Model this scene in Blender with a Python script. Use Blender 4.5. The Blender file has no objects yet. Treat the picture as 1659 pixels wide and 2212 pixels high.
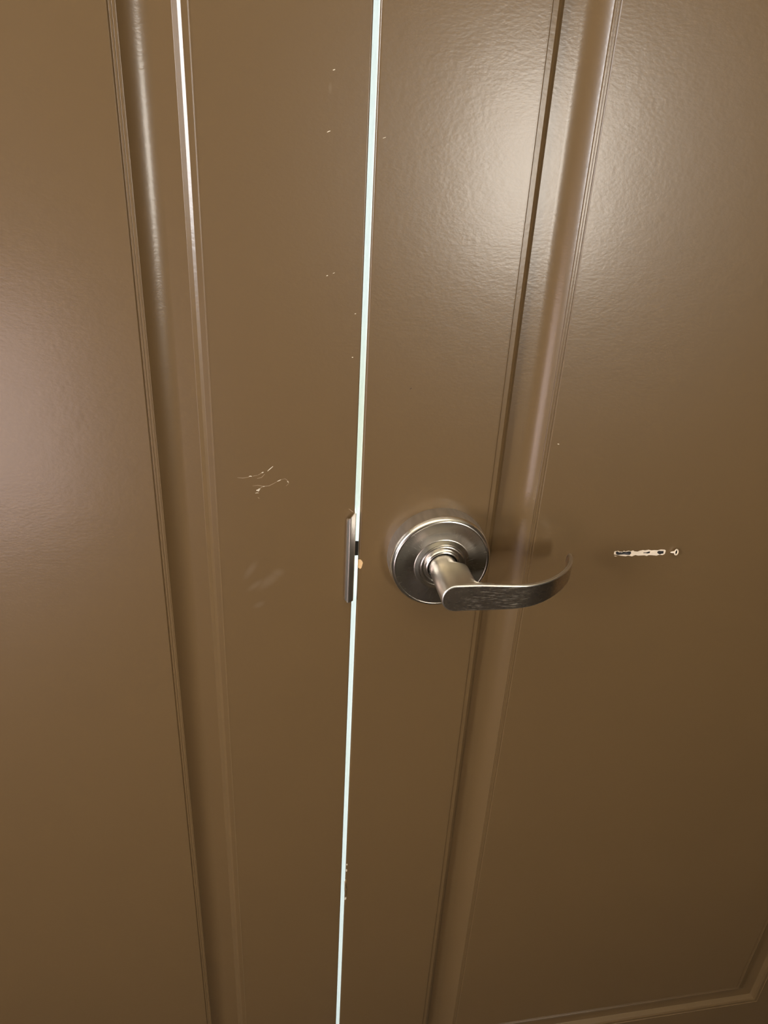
import bpy, bmesh, math, random
from mathutils import Matrix, Vector, noise
S = bpy.context.scene
C = S.collection

# ------------------------------------------------------------------ camera
Z0 = 1.010                                  # height of the local origin (lock height) above the floor
R = [[0.9846562702, -0.0340321872, 0.1711543532],
     [-0.1671234278, -0.4661509117, 0.8687767765],
     [0.0502174208, -0.8840504158, -0.4646859939]]
cam_d = bpy.data.cameras.new('camera'); cam = bpy.data.objects.new('camera', cam_d); C.objects.link(cam)
cam_d.sensor_fit = 'VERTICAL'; cam_d.sensor_height = 36; cam_d.lens = 36 * 1661 / 2212
cam_d.clip_start = 0.02
cam.matrix_world = Matrix(((R[0][0], -R[0][1], -R[0][2], -0.16803), (R[1][0], -R[1][1], -R[1][2], -0.57157),
                           (R[2][0], -R[2][1], -R[2][2], 0.35437 + Z0), (0, 0, 0, 1)))
S.camera = cam

# ------------------------------------------------------------------ world, light, exposure
W = bpy.data.worlds.new('world'); S.world = W; W.use_nodes = True
W.node_tree.nodes['Background'].inputs[0].default_value = (0.9, 0.8, 0.65, 1)
W.node_tree.nodes['Background'].inputs[1].default_value = 0.02
S.view_settings.view_transform = 'Standard'; S.view_settings.look = 'None'
S.view_settings.gamma = 1; S.view_settings.exposure = 0.0; S.view_settings.use_curve_mapping = False

def area(name, loc, target, sx, sy, power, col, spread=180):
    l = bpy.data.lights.new(name, 'AREA'); l.shape = 'RECTANGLE'; l.size = sx; l.size_y = sy; l.energy = power; l.color = col
    l.spread = math.radians(spread)
    o = bpy.data.objects.new(name, l); C.objects.link(o); o.location = loc
    o.rotation_euler = (Vector(target) - Vector(loc)).to_track_quat('-Z', 'Y').to_euler()
    return o
area('ceiling_panel', (-0.45, -0.8, 2.58), (-0.45, -0.8, 0), 2.2, 0.45, 8.0, (1.0, 0.97, 0.92))
area('added_uplight_left', (-1.15, -1.2, 1.25), (-1.15, -1.2, 2.6), 0.35, 0.35, 34.5, (1.0, 0.90, 0.66), 160)  # unseen uplight, added to brighten the ceiling that the metal reflects
area('added_uplight_right', (0.55, -1.2, 1.25), (0.55, -1.2, 2.6), 0.35, 0.35, 12, (1.0, 0.90, 0.66), 160)  # second added uplight, evens out the ceiling brightness
area('tall_window_left', (-2.3, -1.25, 1.55), (-0.6, 0, 1.6), 0.5, 1.2, 21, (0.98, 0.98, 1.0), 110)
area('wall_lamp_right', (0.97, -2.5, 1.20), (0.1, 0, 1.43), 0.50, 0.70, 4.5, (1.0, 0.93, 0.82), 80)
area('low_bounce_left', (-1.15, -2.0, 0.36), (-0.37, 0, 1.13), 0.75, 0.85, 2.1, (1.0, 0.81, 0.81), 80)  # low area lamp standing in for bounced daylight
# daylight of the space beyond the doors: it reaches the gap between the leaves from behind
area('daylight_beyond_doors', (-0.215, 2.5, 1.15), (-0.078, 0, 1.15), 0.22, 2.2, 1150, (0.86, 0.97, 1.0))

# ------------------------------------------------------------------ materials
def nt(name):
    m = bpy.data.materials.new(name); m.use_nodes = True
    return m, m.node_tree.nodes, m.node_tree.links, m.node_tree.nodes['Principled BSDF']
def noise_tex(n, l, vec, scale, detail=2, rough=0.5):
    t = n.new('ShaderNodeTexNoise'); t.inputs['Scale'].default_value = scale; t.inputs['Detail'].default_value = detail
    t.inputs['Roughness'].default_value = rough; l.new(vec, t.inputs['Vector']); return t
def mapping(n, l, sc):
    g = n.new('ShaderNodeNewGeometry'); mp = n.new('ShaderNodeMapping'); mp.inputs['Scale'].default_value = sc
    l.new(g.outputs['Position'], mp.inputs['Vector']); return mp.outputs[0]
def ramp(n, l, src, stops):
    r = n.new('ShaderNodeValToRGB'); e = r.color_ramp.elements
    while len(e) < len(stops): e.new(0.5)
    for i, (p, c) in enumerate(stops): e[i].position = p; e[i].color = (c if len(c) == 4 else (*c, 1))
    l.new(src, r.inputs[0]); return r

def door_point(x, y):
    v = (x - 829.5, y - 1106.0, 1661.0); w_ = [sum(R[i][k] * v[k] for k in range(3)) for i in range(3)]; t = 0.57157 / w_[1]
    return -0.16803 + w_[0] * t, 0.35437 + Z0 + w_[2] * t
SMUDGES = [(*door_point(*p), a_, b_, tl) for p, a_, b_, tl in (((541, 1232), 0.014, 0.0045, math.radians(58)), ((582, 1254), 0.018, 0.0065, math.radians(42)),
           ((552, 1264), 0.012, 0.004, math.radians(38)), ((560, 1306), 0.008, 0.004, math.radians(30)), ((713, 190), 0.0018, 0.0045, 0), ((600, 1238), 0.008, 0.006, 0.3))]
def paint_mat(name, col, rough=0.36, bump=0.00006):
    m, n, l, b = nt(name)
    v = mapping(n, l, (1, 1, 1.7))
    t1 = noise_tex(n, l, v, 290, 3, 0.5)
    v2 = mapping(n, l, (1, 1, 1.2)); t2 = noise_tex(n, l, v2, 60, 2)
    t3 = noise_tex(n, l, mapping(n, l, (1, 1, 1)), 5, 2)
    mx = n.new('ShaderNodeMix'); mx.data_type = 'RGBA'
    mx.inputs['A'].default_value = (*[c * 0.96 for c in col], 1); mx.inputs['B'].default_value = (*[c * 1.04 for c in col], 1)
    l.new(t3.outputs[0], mx.inputs['Factor']); l.new(mx.outputs['Result'], b.inputs['Base Color'])
    ad = n.new('ShaderNodeMath'); ad.operation = 'MULTIPLY_ADD'; ad.inputs[1].default_value = 1.2
    l.new(t2.outputs[0], ad.inputs[0]); l.new(t1.outputs[0], ad.inputs[2])
    bp = n.new('ShaderNodeBump'); bp.inputs['Distance'].default_value = bump; bp.inputs['Strength'].default_value = 1
    l.new(ad.outputs[0], bp.inputs['Height']); l.new(bp.outputs[0], b.inputs['Normal'])
    # faint rubbed smudges on the left leaf: (centre x, z, half length, half width, tilt)
    out = None
    for (cx, cz, a_, b_, tl) in SMUDGES:
        g = n.new('ShaderNodeNewGeometry'); sb = n.new('ShaderNodeVectorMath'); sb.operation = 'SUBTRACT'; sb.inputs[1].default_value = (cx, 0, cz)
        l.new(g.outputs['Position'], sb.inputs[0])
        ro = n.new('ShaderNodeVectorRotate'); ro.rotation_type = 'Y_AXIS'; ro.inputs['Angle'].default_value = tl; l.new(sb.outputs[0], ro.inputs['Vector'])
        sc_ = n.new('ShaderNodeVectorMath'); sc_.operation = 'MULTIPLY'; sc_.inputs[1].default_value = (1 / a_, 8, 1 / b_); l.new(ro.outputs[0], sc_.inputs[0])
        ln = n.new('ShaderNodeVectorMath'); ln.operation = 'LENGTH'; l.new(sc_.outputs[0], ln.inputs[0])
        mr = n.new('ShaderNodeMapRange'); mr.interpolation_type = 'SMOOTHSTEP'
        for i_, v_ in zip((1, 2, 3, 4), (0.15, 1.0, 1, 0)): mr.inputs[i_].default_value = v_
        l.new(ln.outputs['Value'], mr.inputs[0])
        if out is None: out = mr.outputs[0]
        else:
            mm = n.new('ShaderNodeMath'); mm.operation = 'MAXIMUM'; l.new(out, mm.inputs[0]); l.new(mr.outputs[0], mm.inputs[1]); out = mm.outputs[0]
    fm = n.new('ShaderNodeMath'); fm.operation = 'MULTIPLY'; fm.inputs[1].default_value = 0.09; l.new(out, fm.inputs[0])
    m2 = n.new('ShaderNodeMix'); m2.data_type = 'RGBA'; l.new(fm.outputs[0], m2.inputs['Factor']); l.new(mx.outputs['Result'], m2.inputs['A'])
    m2.inputs['B'].default_value = (0.42, 0.34, 0.27, 1); l.new(m2.outputs['Result'], b.inputs['Base Color'])
    b.inputs['Roughness'].default_value = rough
    b.inputs['Coat Weight'].default_value = 0.55; b.inputs['Coat Roughness'].default_value = 0.19
    l.new(bp.outputs[0], b.inputs['Coat Normal'])
    return m
PCOL = (0.145, 0.088, 0.037)
PAINT = paint_mat('taupe_gloss_paint', PCOL)

def simple(name, col, rough=0.5, metal=0.0):
    m, n, l, b = nt(name)
    t = noise_tex(n, l, mapping(n, l, (1, 1, 1)), 120, 3)
    r = ramp(n, l, t.outputs[0], [(0.3, [c * 0.9 for c in col]), (0.7, [min(1, c * 1.08) for c in col])])
    l.new(r.outputs[0], b.inputs['Base Color']); b.inputs['Roughness'].default_value = rough; b.inputs['Metallic'].default_value = metal
    return m

def edge_mat():
    m, n, l, b = nt('pale_mint_edge_paint')
    t = noise_tex(n, l, mapping(n, l, (1, 220, 18)), 6, 4, 0.6)
    r = ramp(n, l, t.outputs[0], [(0.30, (0.55, 0.60, 0.58)), (0.42, (0.80, 0.86, 0.83)), (0.6, (0.86, 0.90, 0.88))])
    t2 = noise_tex(n, l, mapping(n, l, (0, 0, 1)), 3.1, 1)
    r2 = ramp(n, l, t2.outputs[0], [(0.52, (1, 1, 1)), (0.66, (0.94, 0.93, 0.80))])
    mx = n.new('ShaderNodeMix'); mx.data_type = 'RGBA'; mx.blend_type = 'MULTIPLY'; mx.inputs['Factor'].default_value = 1
    l.new(r.outputs[0], mx.inputs['A']); l.new(r2.outputs[0], mx.inputs['B']); l.new(mx.outputs['Result'], b.inputs['Base Color'])
    b.inputs['Roughness'].default_value = 1.0; b.inputs['Specular IOR Level'].default_value = 0
    return m
EDGE = edge_mat()

AX = Vector((-0.0057, 0, 0.0058 + Z0))      # spindle axis on the door face
def metal_mat(name, col, rough, mode, depth=0.00002, var=0.12):
    m, n, l, b = nt(name)
    b.inputs['Metallic'].default_value = 1.0
    g = n.new('ShaderNodeNewGeometry')
    if mode == 'radial':
        # brushed in rays from the spindle: noise over the polar angle
        sub = n.new('ShaderNodeVectorMath'); sub.operation = 'SUBTRACT'; sub.inputs[1].default_value = AX
        l.new(g.outputs['Position'], sub.inputs[0])
        sx = n.new('ShaderNodeSeparateXYZ'); l.new(sub.outputs[0], sx.inputs[0])
        at = n.new('ShaderNodeMath'); at.operation = 'ARCTAN2'; l.new(sx.outputs[2], at.inputs[0]); l.new(sx.outputs[0], at.inputs[1])
        ln = n.new('ShaderNodeVectorMath'); ln.operation = 'LENGTH'; l.new(sub.outputs[0], ln.inputs[0])
        cb = n.new('ShaderNodeCombineXYZ'); l.new(at.outputs[0], cb.inputs[0])
        ml = n.new('ShaderNodeMath'); ml.operation = 'MULTIPLY'; ml.inputs[1].default_value = 1.6; l.new(ln.outputs['Value'], ml.inputs[0])
        l.new(ml.outputs[0], cb.inputs[1])
        vec = cb.outputs[0]; sc = 60
        tg = n.new('ShaderNodeTangent'); tg.direction_type = 'RADIAL'; tg.axis = 'Y'
        l.new(tg.outputs[0], b.inputs['Tangent']); b.inputs['Anisotropic'].default_value = 0.5
    elif mode == 'x':
        vec = mapping(n, l, (0.22, 1, 1)); sc = 900
    else:
        vec = mapping(n, l, (1, 0.3, 1)); sc = 160
    t = noise_tex(n, l, vec, sc, 1 if mode == 'y' else 4, 0.65)
    r = ramp(n, l, t.outputs[0], [(0.3, [c * (1 - var) for c in col]), (0.7, [min(1, c * (1 + var)) for c in col])])
    l.new(r.outputs[0], b.inputs['Base Color'])
    rr = n.new('ShaderNodeMapRange'); rr.inputs[1].default_value = 0.3; rr.inputs[2].default_value = 0.7
    lo_, hi_ = (0.97, 1.03) if mode == 'y' else (0.9, 1.12)
    rr.inputs[3].default_value = rough * lo_; rr.inputs[4].default_value = rough * hi_
    l.new(t.outputs[0], rr.inputs[0]); l.new(rr.outputs[0], b.inputs['Roughness'])
    bp = n.new('ShaderNodeBump'); bp.inputs['Distance'].default_value = depth; l.new(t.outputs[0], bp.inputs['Height'])
    if depth > 0: l.new(bp.outputs[0], b.inputs['Normal'])
    else:                                                   # evenly polished metal: fine long-wave tone only
        b.inputs['Roughness'].default_value = rough; n.remove(rr)
        t.inputs['Detail'].default_value = 2; r.color_ramp.elements[0].position = 0; r.color_ramp.elements[1].position = 1
    if mode == 'x':                                         # rubbed streaks along the middle of the blade
        w1 = noise_tex(n, l, mapping(n, l, (0.07, 0.3, 1)), 1500, 2, 0.6)
        w2 = noise_tex(n, l, mapping(n, l, (1, 1, 1.5)), 70, 2, 0.5)
        pos = n.new('ShaderNodeSeparateXYZ'); l.new(g.outputs['Position'], pos.inputs[0])
        near = n.new('ShaderNodeMapRange'); near.interpolation_type = 'SMOOTHSTEP'
        for i, v_ in zip((1, 2, 3, 4), (-0.012, 0.012, 0, 1)): near.inputs[i].default_value = v_
        far = n.new('ShaderNodeMapRange'); far.interpolation_type = 'SMOOTHSTEP'
        for i, v_ in zip((1, 2, 3, 4), (0.040, 0.066, 1, 0)): far.inputs[i].default_value = v_
        l.new(pos.outputs[0], near.inputs[0]); l.new(pos.outputs[0], far.inputs[0])
        st = n.new('ShaderNodeMapRange')
        for i, v_ in zip((1, 2, 3, 4), (0.56, 0.72, 0, 1)): st.inputs[i].default_value = v_
        l.new(w1.outputs[0], st.inputs[0])
        s2 = n.new('ShaderNodeMapRange')
        for i, v_ in zip((1, 2, 3, 4), (0.35, 0.6, 0.25, 1)): s2.inputs[i].default_value = v_
        l.new(w2.outputs[0], s2.inputs[0])
        out = st.outputs[0]
        for q in (s2.outputs[0], near.outputs[0], far.outputs[0]):
            mm = n.new('ShaderNodeMath'); mm.operation = 'MULTIPLY'; l.new(out, mm.inputs[0]); l.new(q, mm.inputs[1]); out = mm.outputs[0]
        mx = n.new('ShaderNodeMix'); mx.data_type = 'RGBA'; l.new(out, mx.inputs['Factor']); l.new(r.outputs[0], mx.inputs['A'])
        mx.inputs['B'].default_value = (0.88, 0.80, 0.70, 1); l.new(mx.outputs['Result'], b.inputs['Base Color'])
        rm = n.new('ShaderNodeMath'); rm.operation = 'MULTIPLY_ADD'; rm.inputs[1].default_value = 0.22; l.new(out, rm.inputs[0]); l.new(rr.outputs[0], rm.inputs[2])
        l.new(rm.outputs[0], b.inputs['Roughness'])
    return m
NICKEL = (0.66, 0.61, 0.54)
M_ROSE = metal_mat('satin_nickel_rose', (0.56, 0.52, 0.45), 0.25, 'radial', 0.000015, 0.06)
M_WALL_OF_ROSE = metal_mat('brushed_nickel_side', (0.60, 0.57, 0.53), 0.42, 'y', 0.00001, 0.10)
M_COLLAR = metal_mat('polished_nickel', (0.80, 0.76, 0.70), 0.21, 'y', 0.0, 0.03)
M_LEVER = metal_mat('satin_nickel_lever', NICKEL, 0.28, 'y', 0.0, 0.005)
M_BLADE = metal_mat('worn_nickel_blade', (0.66, 0.58, 0.49), 0.25, 'x', 0.000012, 0.06)
M_EDGE = metal_mat('highlit_edge_nickel', (0.90, 0.87, 0.82), 0.30, 'y', 0.0, 0.005)  # bevel highlight put into the colour: lighter nickel along the blade's front edge
M_DARK = simple('dark_steel', (0.02, 0.018, 0.014), 0.5, 0.3)
M_STRIKE = metal_mat('strike_nickel', (0.88, 0.82, 0.73), 0.30, 'y', 0.0, 0.04)
M_CREAM = simple('cream_exposed_filler', (0.92, 0.78, 0.62), 0.6)
M_BLACK = simple('black_gouge_patch', (0.018, 0.017, 0.018), 0.7)  # near-black of the flat patches on the gouge
M_CHIP = simple('tan_bare_patch', (0.80, 0.53, 0.27), 0.7)
M_SCR = simple('pale_scratch', (0.75, 0.66, 0.52), 0.5)

# ------------------------------------------------------------------ mesh helpers
def finish(name, me, mat, parent=None, **props):
    me.name = name
    mats = mat if isinstance(mat, (list, tuple)) else [mat]
    for q in mats: me.materials.append(q)
    o = bpy.data.objects.new(name, me); C.objects.link(o)
    if parent is not None:
        o.parent = parent; o.matrix_parent_inverse = Matrix.Identity(4)
    for k, v in props.items(): o[k] = v
    return o
def empty(name, loc, parent=None, **props):
    o = bpy.data.objects.new(name, None); C.objects.link(o); o.location = loc; o.empty_display_size = 0.05
    if parent is not None: o.parent = parent
    for k, v in props.items(): o[k] = v
    return o
def box(bm, a, b):
    vs = [bm.verts.new((x, y, z)) for x in (a[0], b[0]) for y in (a[1], b[1]) for z in (a[2], b[2])]
    for f in ((0, 1, 3, 2), (4, 6, 7, 5), (0, 4, 5, 1), (2, 3, 7, 6), (0, 2, 6, 4), (1, 5, 7, 3)): bm.faces.new([vs[i] for i in f])
def mesh_of(bm, smooth=False):
    bmesh.ops.recalc_face_normals(bm, faces=bm.faces)
    me = bpy.data.meshes.new('m'); bm.to_mesh(me); bm.free()
    if smooth: me.polygons.foreach_set('use_smooth', [True] * len(me.polygons))
    return me
def fillet(pts, rads, seg=5):
    """2-D polyline with its corners rounded; returns (point, tangent) pairs."""
    out = []
    n = len(pts); P = [Vector(p) for p in pts]
    for i in range(n):
        if i in (0, n - 1) or rads[i] <= 0:
            d = (P[min(i + 1, n - 1)] - P[max(i - 1, 0)]).normalized()
            if 0 < i < n - 1:
                out.append((P[i], (P[i] - P[i - 1]).normalized())); out.append((P[i], (P[i + 1] - P[i]).normalized()))
            else: out.append((P[i], d))
            continue
        a = (P[i - 1] - P[i]); b = (P[i + 1] - P[i]); la, lb = a.length, b.length
        a.normalize(); b.normalize(); ang = a.angle(b)
        t = min(rads[i] / math.tan(ang / 2), la * 0.48, lb * 0.48)
        p0 = P[i] + a * t; p1 = P[i] + b * t
        for k in range(seg + 1):
            u = k / seg
            q = p0 * (1 - u) ** 2 + P[i] * 2 * u * (1 - u) + p1 * u * u
            d = ((P[i] - p0) * (1 - u) + (p1 - P[i]) * u).normalized()
            out.append((q, d))
    return out

# ------------------------------------------------------------------ the embossed moulding profile (mm from the stile inwards, mm depth)
def moulding_profile():
    pts = [(0, 0), (0.5, 0.7), (4.7, 0.9), (7.2, 2.2), (10.8, 7.5), (24.5, 7.7)]
    rad = [0, 0.5, 0.6, 0.8, 0.6, 5]
    for k in range(1, 19):                                  # hollow that rises, ever steeper, to the raised panel
        u = 19.4 * k / 18; r_ = 29.5; sa = u / r_
        pts.append((24.5 + u, 7.7 - r_ * (1 - math.sqrt(1 - sa * sa)))); rad.append(28)
    rad[-1] = 0.2
    pts += [(44.3, 0.85), (44.7, 0.62), (46.2, 0.6), (46.5, 0.85), (46.8, 0.5), (48.2, 0.48), (48.5, 1.0), (49.4, 0.0)]
    rad += [0.1, 0.4, 0.3, 0.1, 0.4, 0.3, 0.1, 0.4]
    pts.insert(0, (-0.9, 0)); rad.insert(0, 0); rad[1] = 0.4
    pts.append((50.2, 0)); rad.append(0)
    return [(Vector((p.x * 0.975, p.y)), t) for p, t in fillet(pts, rad, 4)]
PROF = moulding_profile()
def moulding(name, x0, x1, z0, z1, parent):
    """four mitred sides of the pressed moulding round a raised panel, outer rectangle x0..x1, z0..z1"""
    verts, faces, nrm = [], [], []
    sides = [((x0, z0), (x0, z1), (1, 0)), ((x0, z1), (x1, z1), (0, -1)), ((x1, z1), (x1, z0), (-1, 0)), ((x1, z0), (x0, z0), (0, 1))]
    for (a, b, inn) in sides:
        al = Vector((b[0] - a[0], b[1] - a[1])).normalized(); base = len(verts)
        for (p, t) in PROF:
            u, d = p[0] / 1000, p[1] / 1000
            pa = Vector(a) + Vector(inn) * u + al * u; pb = Vector(b) + Vector(inn) * u - al * u
            verts += [(pa.x, d, pa.y), (pb.x, d, pb.y)]
            nv = Vector((inn[0] * t[1], -t[0], inn[1] * t[1])).normalized()
            nrm += [nv, nv]
        for k in range(len(PROF) - 1):
            if (PROF[k + 1][0] - PROF[k][0]).length < 1e-7: continue
            q = base + 2 * k; faces.append((q, q + 1, q + 3, q + 2))
    me = bpy.data.meshes.new('m'); me.from_pydata(verts, [], faces)
    me.polygons.foreach_set('use_smooth', [True] * len(faces))
    # orient towards -y
    me.update()
    if me.polygons[0].normal.y > 0: me.flip_normals()
    me.normals_split_custom_set_from_vertices([tuple(v) for v in nrm])
    return finish(name, me, PAINT, parent)

def leaf(name, xa, xb, edge_left, rad_l, rad_r, px0, px1, label):
    """one steel leaf: face with an opening for the pressed panel, rounded long edges, back and ends"""
    z0, z1, T = 0.008, 2.04, 0.0445
    pz0, pz1 = 0.1965, 1.925
    bm = bmesh.new()
    i = 0.0008
    # plan outline of the front half, going from the left back corner round the front to the right back corner
    def corner(cx, sx, r):
        return [(cx + sx * (r - r * math.sin(a)), r - r * math.cos(a)) for a in [k / 8 * math.pi / 2 for k in range(9)]]
    L = corner(xa, 1, rad_l)[::-1]                          # from the side to the front face
    L = [(xa + (rad_l - rad_l * math.sin(k / 8 * math.pi / 2)) * 1, rad_l - rad_l * math.cos(k / 8 * math.pi / 2)) for k in range(9)]
    Lp = L[::-1]                                            # k=8 at side (x=xa, y=r) first
    Rp = [(xb - (rad_r - rad_r * math.sin(k / 8 * math.pi / 2)), rad_r - rad_r * math.cos(k / 8 * math.pi / 2)) for k in range(9)]
    def strip(pts, za, zb, mat=0):
        pr = None
        for p in pts:
            a = bm.verts.new((p[0], p[1], za)); b = bm.verts.new((p[0], p[1], zb))
            if pr:
                f = bm.faces.new((pr[0], a, b, pr[1])); f.material_index = mat
            pr = (a, b)
    # rounded corners, side faces
    Lc = [(xa + rad_l * (1 - math.cos(k / 8 * math.pi / 2)), rad_l * (1 - math.sin(k / 8 * math.pi / 2))) for k in range(9)]
    Rc = [(xb - rad_r * (1 - math.cos(k / 8 * math.pi / 2)), rad_r * (1 - math.sin(k / 8 * math.pi / 2))) for k in range(9)]
    strip(Lc, z0, z1); strip(Rc[::-1], z0, z1)
    strip([(xa, T), (xa, rad_l)], z0, z1, 1 if edge_left else 0)
    strip([(xb, rad_r), (xb, T)], z0, z1, 0)
    strip([(xa, T), (xb, T)], z0, z1, 0)
    fx0, fx1 = xa + rad_l, xb - rad_r
    for (a, b, c, d) in ((fx0, px0 - i, z0, z1), (px1 + i, fx1, z0, z1), (px0 - i, px1 + i, z0, pz0 - i), (px0 - i, px1 + i, pz1 + i, z1)):
        strip([(a, 0), (b, 0)], c, d)
    for z in (z0, z1):
        o = [bm.verts.new((x, y, z)) for x, y in ((xa, rad_l), (fx0, 0), (fx1, 0), (xb, rad_r), (xb, T), (xa, T))]
        bm.faces.new(o)
    me = mesh_of(bm)
    root = finish(name, me, [PAINT, EDGE], None, kind='structure', label=label, category='door')
    for p in me.polygons:
        if abs(p.normal.x) > 1e-3 and abs(p.normal.y) > 1e-3 or p.area < 0.005: p.use_smooth = True
    moulding('panel_moulding', px0, px1, pz0, pz1, root)
    bm = bmesh.new(); u = 0.0502 * 0.975
    q = [bm.verts.new(v) for v in ((px0 + u, 0, pz0 + u), (px1 - u, 0, pz0 + u), (px1 - u, 0, pz1 - u), (px0 + u, 0, pz1 - u))]
    q2 = [bm.verts.new((v.co.x, 0.004, v.co.z)) for v in q]
    bm.faces.new(q); bm.faces.new(q2[::-1])
    for k in range(4): bm.faces.new((q[k], q2[k], q2[(k + 1) % 4], q[(k + 1) % 4]))
    finish('raised_panel', mesh_of(bm), PAINT, root)
    return root

# ------------------------------------------------------------------ the setting
def slab(name, a, b, mat):
    bm = bmesh.new(); box(bm, a, b); return finish(name, mesh_of(bm), mat, None, kind='structure')
M_WALL = simple('warm_wall_paint', (0.16, 0.12, 0.08), 0.8)
M_CEIL = simple('ceiling_paint', (0.88, 0.84, 0.76), 0.9)
M_FLOOR = simple('brown_carpet', (0.05, 0.038, 0.025), 0.95)
M_HALL = simple('hall_white_paint', (0.8, 0.82, 0.8), 0.9)
XL, XR = -0.8435, 0.6865
slab('floor', (-3.1, -3.6, -0.1), (3.1, 4.1, 0), M_FLOOR)
slab('ceiling', (-3.1, -3.6, 2.6), (3.1, 4.1, 2.7), M_CEIL)
slab('wall_back', (-3.1, -3.6, 0), (3.1, -3.5, 2.6), M_WALL)
slab('wall_left', (-3.1, -3.5, 0), (-3.0, 4.1, 2.6), M_WALL)
slab('wall_right', (3.0, -3.5, 0), (3.1, 4.1, 2.6), M_WALL)
slab('wall_beyond', (-3.0, 4.0, 0), (3.0, 4.1, 2.6), M_HALL)
bm = bmesh.new()
box(bm, (-3.0, -0.03, 0), (XL - 0.055, 0.10, 2.6)); box(bm, (XR + 0.055, -0.03, 0), (3.0, 0.10, 2.6)); box(bm, (XL - 0.055, -0.03, 2.10), (XR + 0.055, 0.10, 2.6))
finish('wall_front', mesh_of(bm), M_WALL, None, kind='structure')
bm = bmesh.new()
box(bm, (XL - 0.055, -0.045, 0), (XL - 0.003, 0.115, 2.10)); box(bm, (XR + 0.003, -0.045, 0), (XR + 0.055, 0.115, 2.10)); box(bm, (XL - 0.003, -0.045, 2.045), (XR + 0.003, 0.115, 2.10))
finish('trim_1', mesh_of(bm), PAINT, None, kind='structure')

door_l = leaf('door_1', XL, -0.0805, False, 0.0015, 0.0012, -0.7197, -0.1948, 'brown painted metal door leaf with strike plate, left of the bright gap')
door_r = leaf('door_2', -0.0761, XR, True, 0.0018, 0.0015, 0.0374, 0.5618, 'brown painted metal door leaf carrying the nickel lever handle')

# ------------------------------------------------------------------ lathe
def lathe(prof, rads, mat_split=None, seg=160, n=6):
    pr = fillet(prof, rads, n); verts, faces, nrm, mi = [], [], [], []
    for (p, t) in pr:
        for k in range(seg):
            a = 2 * math.pi * k / seg
            verts.append((p[0] * math.cos(a), -p[1], p[0] * math.sin(a)))
            nn = Vector((t[1] * math.cos(a), t[0], t[1] * math.sin(a)))   # outward normal of the turned profile
            nrm.append(nn.normalized())
    for j in range(len(pr) - 1):
        if (pr[j + 1][0] - pr[j][0]).length < 1e-9: continue
        for k in range(seg):
            k2 = (k + 1) % seg
            faces.append((j * seg + k, (j + 1) * seg + k, (j + 1) * seg + k2, j * seg + k2))
            mi.append(mat_split(pr[j][0], pr[j + 1][0]) if mat_split else 0)
    me = bpy.data.meshes.new('m'); me.from_pydata([tuple(x / 1000 for x in v) for v in verts], [], faces); me.update()
    p0 = me.polygons[0]
    if p0.normal.dot(nrm[p0.vertices[0]]) < 0: nrm = [-q for q in nrm]
    me.polygons.foreach_set('use_smooth', [True] * len(faces)); me.polygons.foreach_set('material_index', mi)
    me.normals_split_custom_set_from_vertices([tuple(q) for q in nrm])
    return me

handle = empty('lever_lockset', AX, None, label='satin nickel curved door lever on a round dished rose, right of the gap', category='door handle')
# rose: deep cup wall, rounded shoulder, dished face
arc = [(40.9 + 4.0 * math.cos(a), 14.6 + 5.3 * math.sin(a)) for a in [k / 12 * math.pi / 2 for k in range(13)]]
rose_p = [(44.9, 0)] + arc + [(40.5, 19.6), (32, 19.9), (24.5, 20.8), (21.2, 23), (13.0, 16.0)]
rose_r = [0] + [5] * 12 + [0.4, 0.3, 40, 3.0, 0, 0]
me = lathe(rose_p, rose_r, lambda a, b: 0 if max(a[0], b[0]) < 40.9 else (2 if max(a[1], b[1]) < 15.1 else 1))
finish('rose', me, [M_ROSE, M_COLLAR, M_WALL_OF_ROSE], handle)
col_p = [(20.6, 18.0), (21.6, 21.2), (18.8, 23.0), (16.6, 22.9), (16.0, 22.4), (15.4, 24.2), (13.6, 24.9), (13.1, 24.0), (13.1, 16)]
col_r = [0, 3, 2.5, 0.5, 0.5, 1.5, 0.8, 0.4, 0]
finish('collar', lathe(col_p, col_r), M_COLLAR, handle, label='polished ring around the spindle')

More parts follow.
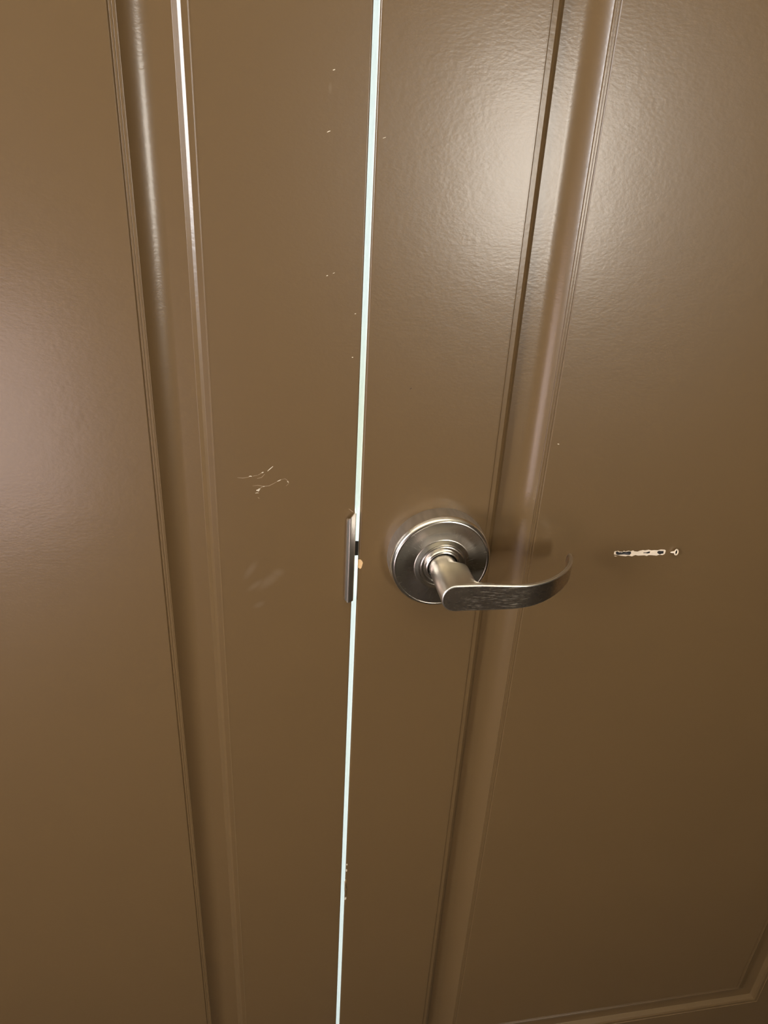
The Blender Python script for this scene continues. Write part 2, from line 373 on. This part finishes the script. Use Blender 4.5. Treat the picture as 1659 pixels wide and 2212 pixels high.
# lever: neck and shoulder (lofted), then the curved blade
def lever_mesh():
    verts, faces, mi = [], [], []
    N = 96
    def section(h, e, zr, rr, grow=0.0):
        """left half a circle, right half a rounded rectangle reaching e"""
        pts = []
        for k in range(N):
            a = 2 * math.pi * k / N; c, s = math.cos(a), math.sin(a)
            x, z = 12.4 * c, 12.4 * s
            if c > 0:
                # superellipse blend towards a rounded box
                p_ = 2 + 3.2 * rr
                q = (abs(c) ** p_ + abs(s) ** p_) ** (-1 / p_)
                x = (12.4 + (e - 12.4)) * c * q; z = 12.4 * s * q
            else:
                z = 12.4 * s
            pts.append((x, h, z))
        return pts
    secs = [(18, 12.4, 0), (34.0, 12.4, 0), (35.2, 12.5, 0.05), (36.0, 13.4, 0.25), (36.9, 15.0, 0.6), (38.2, 16.6, 0.9), (40.5, 17.6, 1.0), (44, 18.0, 1.0),
            (52, 18.1, 1.0), (60, 18.3, 1.0), (63, 18.9, 1.0), (66, 20.4, 1.0), (68.3, 23.5, 1.0), (69.6, 28.5, 1.0), (70.4, 36, 1.0), (71.2, 36, 1.0)]
    for (h, e, rr) in secs:
        verts += section(h, e, 12.4, rr)
    for j in range(len(secs) - 1):
        for k in range(N):
            k2 = (k + 1) % N
            faces.append((j * N + k, (j + 1) * N + k, (j + 1) * N + k2, j * N + k2)); mi.append(0)
    # ---- blade path in plan (x, height over the door), relative to the axis
    ctrl = [(-12.7, 71.6), (0, 71.8), (14, 72.2), (30, 73.4), (45, 74.4), (56, 74.4), (66, 72.8), (77, 68.6), (88, 62.0), (98, 53.8), (106, 45.0), (111.5, 36.0), (114.5, 27.5), (115.0, 21.5)]
    def cr(t):
        n = len(ctrl) - 1; f = min(max(t, 0), 1) * n; i = min(int(f), n - 1); u = f - i
        p = [Vector(ctrl[max(0, min(n, i + k))]) for k in (-1, 0, 1, 2)]
        return 0.5 * ((2 * p[1]) + (-p[0] + p[2]) * u + (2 * p[0] - 5 * p[1] + 4 * p[2] - p[3]) * u * u + (-p[0] + 3 * p[1] - 3 * p[2] + p[3]) * u ** 3)
    K = 600; pts = [cr(k / K) for k in range(K + 1)]; arc = [0.0]
    for k in range(K): arc.append(arc[-1] + (pts[k + 1] - pts[k]).length)
    Lt = arc[-1]
    def at(s):
        s = min(max(s, 0), Lt); lo, hi = 0, K
        while hi - lo > 1:
            m_ = (lo + hi) // 2
            if arc[m_] <= s: lo = m_
            else: hi = m_
        u = (s - arc[lo]) / max(arc[hi] - arc[lo], 1e-9)
        p = pts[lo].lerp(pts[hi], u); d = (pts[min(hi + 3, K)] - pts[max(lo - 3, 0)]).normalized()
        return p, Vector((-d.y, d.x))                        # outward (away from the door) normal of the path
    A = 12.6; TE = 5.0
    def w(s):
        knots = [(0, 12.6), (34, 12.5), (62, 11.6), (75, 10.9), (95, 9.8), (115, 8.9), (Lt, 8.3)]
        for i in range(len(knots) - 1):
            if s <= knots[i + 1][0]:
                u = (s - knots[i][0]) / (knots[i + 1][0] - knots[i][0]); b = knots[i][1] * (1 - u) + knots[i + 1][1] * u; break
        else: b = 8.3
        if s < A: b *= math.sqrt(max(0, 1 - ((A - s) / A) ** 2))
        if s > Lt - TE: b *= math.sqrt(max(0, 1 - ((s - Lt + TE) / TE) ** 2)) 
        return b
    ss = [A * (1 - math.cos(k / 24 * math.pi / 2)) for k in range(24)] + [A + (Lt - A - TE) * k / 110 for k in range(110)] + [Lt - TE + TE * math.sin(k / 14 * math.pi / 2) for k in range(15)]
    n = len(ss); t = 1.7; rb = 1.25
    out = [Vector((s, w(s))) for s in ss]
    nr = []
    for k in range(n):
        if k == 0: nr.append(Vector((-1, 0))); continue
        if k == n - 1: nr.append(Vector((1, 0))); continue
        d = (out[k + 1] - out[k - 1]).normalized(); nr.append(Vector((-d.y, d.x)))
    rings = [(rb, t, 1)] + [(rb - rb * math.sin(a), t - rb + rb * math.cos(a), 1) for a in (0.35, 0.75, 1.15)] + [(0, t - rb, 1), (0, -t + rb, 1)] + \
            [(rb - rb * math.sin(a), -t + rb - rb * math.cos(a), 1) for a in (1.15, 0.75, 0.35)] + [(rb, -t, 1)]
    base = len(verts); NR = len(rings)
    idx = {}
    for sgn in (1, -1):
        for k in range(n):
            for r_, (ins, off, _) in enumerate(rings):
                q = out[k] - nr[k] * ins
                s_, z_ = q.x, max(q.y, 0) * sgn
                p, nn = at(s_)
                th = 1.0
                v = p + nn * off * th
                idx[(sgn, k, r_)] = len(verts); verts.append((v.x, v.y, z_))
    for sgn in (1, -1):
        for k in range(n - 1):
            for r_ in range(NR - 1):
                f = (idx[(sgn, k, r_)], idx[(sgn, k + 1, r_)], idx[(sgn, k + 1, r_ + 1)], idx[(sgn, k, r_ + 1)])
                faces.append(f if sgn > 0 else f[::-1]); mi.append(2 if r_ < 4 else 0)
    for k in range(n - 1):
        faces.append((idx[(1, k, 0)], idx[(-1, k, 0)], idx[(-1, k + 1, 0)], idx[(1, k + 1, 0)])); mi.append(1)
        faces.append((idx[(1, k, NR - 1)], idx[(1, k + 1, NR - 1)], idx[(-1, k + 1, NR - 1)], idx[(-1, k, NR - 1)])); mi.append(1)
    me = bpy.data.meshes.new('m'); me.from_pydata([(v[0] / 1000, -v[1] / 1000, v[2] / 1000) for v in verts], [], faces)
    bm = bmesh.new(); bm.from_mesh(me)
    for f, m_ in zip(bm.faces, mi): f.material_index = m_
    bmesh.ops.remove_doubles(bm, verts=bm.verts, dist=1e-6); bmesh.ops.dissolve_degenerate(bm, dist=1e-7, edges=bm.edges)
    bmesh.ops.recalc_face_normals(bm, faces=bm.faces)
    bm.to_mesh(me); bm.free()
    me.polygons.foreach_set('use_smooth', [True] * len(me.polygons))
    me.set_sharp_from_angle(angle=math.radians(50))
    return me
lever = finish('lever', lever_mesh(), [M_LEVER, M_BLADE, M_EDGE], handle)
wn = lever.modifiers.new('wn', 'WEIGHTED_NORMAL'); wn.keep_sharp = True
# set screw in the neck
bm = bmesh.new()
bmesh.ops.create_cone(bm, cap_ends=True, segments=20, radius1=0.0011, radius2=0.0009, depth=0.0012)
me = mesh_of(bm); o = finish('set_screw', me, M_DARK, handle)
ang = math.radians(196); o.location = (0.0124 * math.cos(ang), -0.0285, 0.0124 * math.sin(ang))
o.rotation_euler = Vector((math.cos(ang), 0, math.sin(ang))).to_track_quat('Z', 'Y').to_euler()

# ------------------------------------------------------------------ latch bolt (right leaf) and strike plate (left leaf)
bm = bmesh.new(); box(bm, (-0.0804, 0.003, Z0 + 0.0047), (-0.0755, 0.005, Z0 + 0.0193))
bmesh.ops.translate(bm, verts=bm.verts, vec=-AX)
finish('latch_bolt', mesh_of(bm), M_DARK, handle, label='dark latch bolt crossing the gap')
def strike():
    z0, z1 = -0.0395, 0.0485
    # plan profile of the bent lip: from inside the gap, round the corner, out over the face
    cl = fillet([(-80.15, 12.0), (-80.15, -2.2), (-84.4, -4.7), (-85.0, -4.7), (-86.8, -3.4), (-87.1, -0.9)], [0, 1.8, 1.0, 0.8, 0.5, 0], 6)
    T = 0.7; verts, faces = [], []
    n = len(cl)
    def ztop(x):                                            # the upper outer corner is cut off on a slant
        u = min(max((-x - 81.6) / (87.2 - 81.6), 0), 1)
        return z1 + 0.0012 - 0.0055 * u - 0.0006 * u * u
    def zbot(x):
        u = min(max((-x - 84.6) / (87.2 - 84.6), 0), 1)
        return z0 + 0.0022 * u * u
    for (p, t) in cl:
        nn = Vector((t[1], -t[0]))
        a = p + nn * T; b = p - nn * T
        for q in (a, b):
            verts += [(q[0] / 1000, q[1] / 1000, Z0 + zbot(q[0])), (q[0] / 1000, q[1] / 1000, Z0 + ztop(q[0]))]
    for k in range(n - 1):
        i, j = 4 * k, 4 * (k + 1)
        faces += [(i, j, j + 1, i + 1), (i + 2, i + 3, j + 3, j + 2), (i + 1, j + 1, j + 3, i + 3), (i, i + 2, j + 2, j)]
    faces += [(0, 1, 3, 2), (4 * n - 4, 4 * n - 2, 4 * n - 1, 4 * n - 3)]
    bm = bmesh.new(); vs = [bm.verts.new(v) for v in verts]
    for f in faces: bm.faces.new([vs[i] for i in f])
    bmesh.ops.remove_doubles(bm, verts=bm.verts, dist=1e-7)
    me = mesh_of(bm); return me
sp = finish('strike_plate', strike(), M_STRIKE, None, label='narrow shiny metal strike plate lip bent over the left door edge', category='strike plate')
bv = sp.modifiers.new('bv', 'BEVEL'); bv.width = 0.00025; bv.segments = 2; bv.limit_method = 'ANGLE'; bv.angle_limit = math.radians(50)

# ------------------------------------------------------------------ wear on the leaves (flat marks 0.06 mm proud)
def from_px(pts, d=0.00006):
    """pixel -> point on the door face, used once to read the place of a mark off the photograph"""
    out = []
    for (x, y) in pts:
        v = (x - 829.5, y - 1106.0, 1661.0)
        w_ = [sum(R[i][k] * v[k] for k in range(3)) for i in range(3)]
        t = (0.57157 - d) / w_[1]
        out.append((-0.16803 + w_[0] * t, -d, 0.35437 + Z0 + w_[2] * t))
    return out
def patch(name, polys, mat, parent, d=0.00006, **props):
    bm = bmesh.new()
    for pl in polys:
        f = [bm.verts.new(p) for p in from_px(pl, d)]; g = [bm.verts.new((v.co.x, -d * 0.2, v.co.z)) for v in f]
        bm.faces.new(f)
        for k in range(len(f)): bm.faces.new((f[k], g[k], g[(k + 1) % len(f)], f[(k + 1) % len(f)]))
    return finish(name, mesh_of(bm), mat, parent, **props)
def q3(x, y): return (1300 + x / 8.295, 1160 + y / 8.295)
gouge = [(218, 290), (225, 262), (245, 252), (275, 256), (290, 246), (320, 260), (370, 262), (400, 247), (420, 260), (480, 246), (520, 256), (560, 240), (585, 256), (640, 262),
         (680, 246), (735, 235), (775, 240), (840, 228), (890, 240), (940, 236), (1000, 238), (1060, 222), (1130, 228), (1146, 245), (1130, 300), (1090, 324), (1030, 318), (980, 334), (900, 326),
         (840, 324), (805, 340), (760, 328), (650, 334), (600, 322), (540, 348), (470, 332), (430, 346), (340, 336), (270, 322), (218, 312)]
patch('paint_gouge', [[q3(*p) for p in gouge], [q3(*p) for p in [(218, 338), (245, 336), (278, 348), (240, 349)]]], M_CREAM, door_r, label='cream and black slot-shaped gouge in the brown paint')
patch('dark_hole', [[q3(*p) for p in [(250, 268), (285, 258), (310, 276), (350, 286), (390, 264), (440, 268), (480, 258), (518, 262), (528, 290), (500, 320), (450, 318), (400, 312), (340, 316), (290, 322), (256, 310)]],
                    [q3(*p) for p in [(992, 268), (1020, 248), (1070, 252), (1108, 250), (1104, 296), (1070, 300), (1040, 314), (1000, 292)]],
                    [q3(*p) for p in [(745, 278), (800, 276), (838, 262), (864, 258), (860, 288), (820, 296), (780, 288), (745, 290)]]], M_BLACK, door_r, 0.00012)
patch('gouge_grey_patches', [[q3(*p) for p in [(315, 266), (345, 272), (385, 258), (350, 282), (325, 282)]], [q3(*p) for p in [(360, 296), (430, 282), (500, 296), (440, 306)]]], simple('grey_gouge_patch', (0.09, 0.09, 0.10), 0.4), door_r, 0.00016)  # grey patches laid over the black ones
# small cream screw standing in the door: cone-shaped shank and flared ring head
scr_c = from_px([q3(1222, 272)])[0]; scr_h = from_px([q3(1345, 268)])[0]
bm = bmesh.new()
a0 = Vector(scr_c); a1 = Vector(from_px([q3(1318, 268)], 0.0022)[0])
axis = (a1 - a0); Q = axis.to_track_quat('Z', 'Y')
def ringv(c, r, q, n=20): return [bm.verts.new(c + q @ Vector((r * math.cos(2 * math.pi * k / n), r * math.sin(2 * math.pi * k / n), 0))) for k in range(n)]
prs = [(0.0, 0.0002), (0.3, 0.0008), (0.65, 0.0011), (0.9, 0.0014), (1.0, 0.0026)]
rg = [ringv(a0 + axis * u + Vector((0, -0.0003, 0)), r, Q) for u, r in prs]
Qh = (Vector((0.40, -0.88, 0.25))).to_track_quat('Z', 'Y'); hc = a0 + axis * 1.02 + Vector((0.0004, -0.0004, 0))
rg[-1] and [bm.verts.remove(v) for v in rg.pop()]
rg += [ringv(hc, 0.0031, Qh), ringv(hc + Qh @ Vector((0, 0, 0.0005)), 0.0032, Qh), ringv(hc + Qh @ Vector((0, 0, 0.0008)), 0.0028, Qh), ringv(hc + Qh @ Vector((0, 0, 0.0007)), 0.0019, Qh), ringv(hc + Qh @ Vector((0, 0, 0.0001)), 0.0017, Qh)]
for a_, b_ in zip(rg[:-1], rg[1:]):
    for k in range(20): bm.faces.new((a_[k], b_[k], b_[(k + 1) % 20], a_[(k + 1) % 20]))
f = bm.faces.new(rg[-1]); f.material_index = 1; bm.faces.new(rg[0])
bmesh.ops.recalc_face_normals(bm, faces=bm.faces)
me = bpy.data.meshes.new('m'); bm.to_mesh(me); bm.free(); me.polygons.foreach_set('use_smooth', [True] * len(me.polygons))
finish('screw', me, [M_CREAM, M_DARK], None, label='tiny cream screw with a flared head beside the slot-shaped gouge', category='screw')

# bare chip by the latch, chips lower on the edge
def q2(x, y): return (680 + x / 8.506, 1070 + y / 8.508)
patch('paint_chip', [[q2(*p) for p in [(800, 1178), (840, 1178), (868, 1205), (884, 1240), (870, 1290), (856, 1335), (832, 1352), (812, 1334), (793, 1334), (790, 1250)]]], M_CHIP, door_r, 0.0001, label='small tan bare chip on the door edge')
def q4(x, y): return (680 + x / 10.06, 1780 + y / 10.055)
patch('edge_chips', [[q4(*p) for p in [(682, 870), (700, 862), (712, 880), (700, 902), (686, 896)]], [q4(*p) for p in [(672, 995), (690, 978), (706, 1000), (696, 1036), (676, 1030)]],
                     [q4(*p) for p in [(640, 1240), (652, 1230), (672, 1370), (684, 1420), (678, 1450), (658, 1440)]], [q4(*p) for p in [(650, 1600), (684, 1575), (684, 1620), (664, 1652), (644, 1640)]]],
      M_SCR, door_r, 0.0001, label='pale nicks low on the door edge')
bm = bmesh.new()                                            # lifted sliver of paint between the nicks
a = Vector(from_px([q4(652, 1270)])[0]); b = Vector(from_px([q4(660, 1610)])[0])
for k in range(9):
    u = k / 8; c = a.lerp(b, u); s_ = math.sin(u * math.pi)
    bm.verts.new(c + Vector((-0.0006, 0.0004, 0))); bm.verts.new(c + Vector((0.0006 + 0.0006 * s_, -0.0009 * s_, 0))); bm.verts.new(c + Vector((0.0012, 0.0002, 0)))
bm.verts.ensure_lookup_table()
for k in range(8):
    for j in range(2): bm.faces.new([bm.verts[3 * k + j], bm.verts[3 * k + 3 + j], bm.verts[3 * k + 4 + j], bm.verts[3 * k + 1 + j]])
finish('lifted_paint', mesh_of(bm), PAINT, door_r)

def stroke(pts, wd):
    """thin pointed sliver along a pixel polyline"""
    up, dn = [], []
    n = len(pts)
    for i, p in enumerate(pts):
        a_, b_ = pts[max(i - 1, 0)], pts[min(i + 1, n - 1)]
        dx, dy = b_[0] - a_[0], b_[1] - a_[1]; L_ = math.hypot(dx, dy)
        k = wd / 2 * (0.25 + 0.75 * math.sin(math.pi * (i + 0.5) / n))
        up.append((p[0] - dy / L_ * k, p[1] + dx / L_ * k)); dn.append((p[0] + dy / L_ * k, p[1] - dx / L_ * k))
    return up + dn[::-1]
def q5(x, y): return (500 + x / 6.144, 980 + y / 6.144)
strong = [stroke([q5(478, 232), q5(512, 202), q5(552, 168)], 1.5), stroke([q5(232, 302), q5(250, 298), q5(270, 302)], 1.8), stroke([q5(400, 254), q5(412, 250), q5(426, 246)], 2.0),
          stroke([q5(608, 368), q5(635, 356), q5(656, 346)], 1.6), stroke([q5(330, 488), q5(352, 484), q5(372, 466)], 3.0), stroke([q5(352, 500), q5(364, 486), q5(380, 462)], 2.4),
          stroke([q5(318, 524), q5(340, 520), q5(360, 522)], 1.0), stroke([q5(420, 438), q5(432, 434), q5(440, 436)], 1.4), stroke([q5(740, 368), q5(750, 374), q5(758, 380)], 1.8),
          stroke([(719, 151.5), (721.5, 150.8), (724, 150)], 2.2), stroke([(706.6, 285.5), (710, 284), (713.6, 282.6)], 2.0), stroke([(827, 298.6), (830, 297.6), (833.6, 296.4)], 1.2),
          stroke([(705, 596), (706.6, 595.5), (708.5, 594.8)], 1.8), stroke([(719, 590.6), (721, 590), (723, 589)], 1.0), stroke([(766, 678.2), (767.5, 677.8), (769.3, 677.2)], 1.3),
          stroke([(760, 772), (761.4, 772), (763, 772)], 1.9)]
faint = [stroke([q5(350, 286), q5(390, 264), q5(410, 252)], 1.0), stroke([q5(80, 318), q5(150, 324), q5(235, 310)], 1.2), stroke([q5(280, 300), q5(310, 292), q5(345, 288)], .9), stroke([q5(340, 330), q5(400, 316), q5(440, 272)], 1.1),
         stroke([q5(280, 428), q5(350, 420), q5(430, 434), q5(500, 426), q5(560, 396), q5(610, 368)], 1.1), stroke([q5(656, 346), q5(710, 332), q5(750, 362), q5(760, 394), q5(725, 430)], 0.9),
         stroke([q5(350, 580), q5(362, 590), q5(372, 592)], 1.0), stroke([q5(380, 460), q5(400, 446), q5(420, 436)], 1.2), stroke([(753.5, 1099), (759, 1103.5), (764, 1107)], 1.1)]
patch('scratches', strong, M_SCR, door_l, 0.00005, label='small pale scratches in the brown paint')
patch('faint_scratches', faint, simple('faint_scratch', (0.34, 0.25, 0.16), 0.45), door_l, 0.00004)
patch('scratch', [stroke([(1204.5, 959), (1206, 959.2), (1208, 960)], 1.8)], M_SCR, door_r)
patch('dark_nick', [stroke([(885.5, 841), (887.5, 839.3), (889.5, 838)], 2.2)], simple('dark_nick', (0.08, 0.045, 0.02), 0.5), door_r)
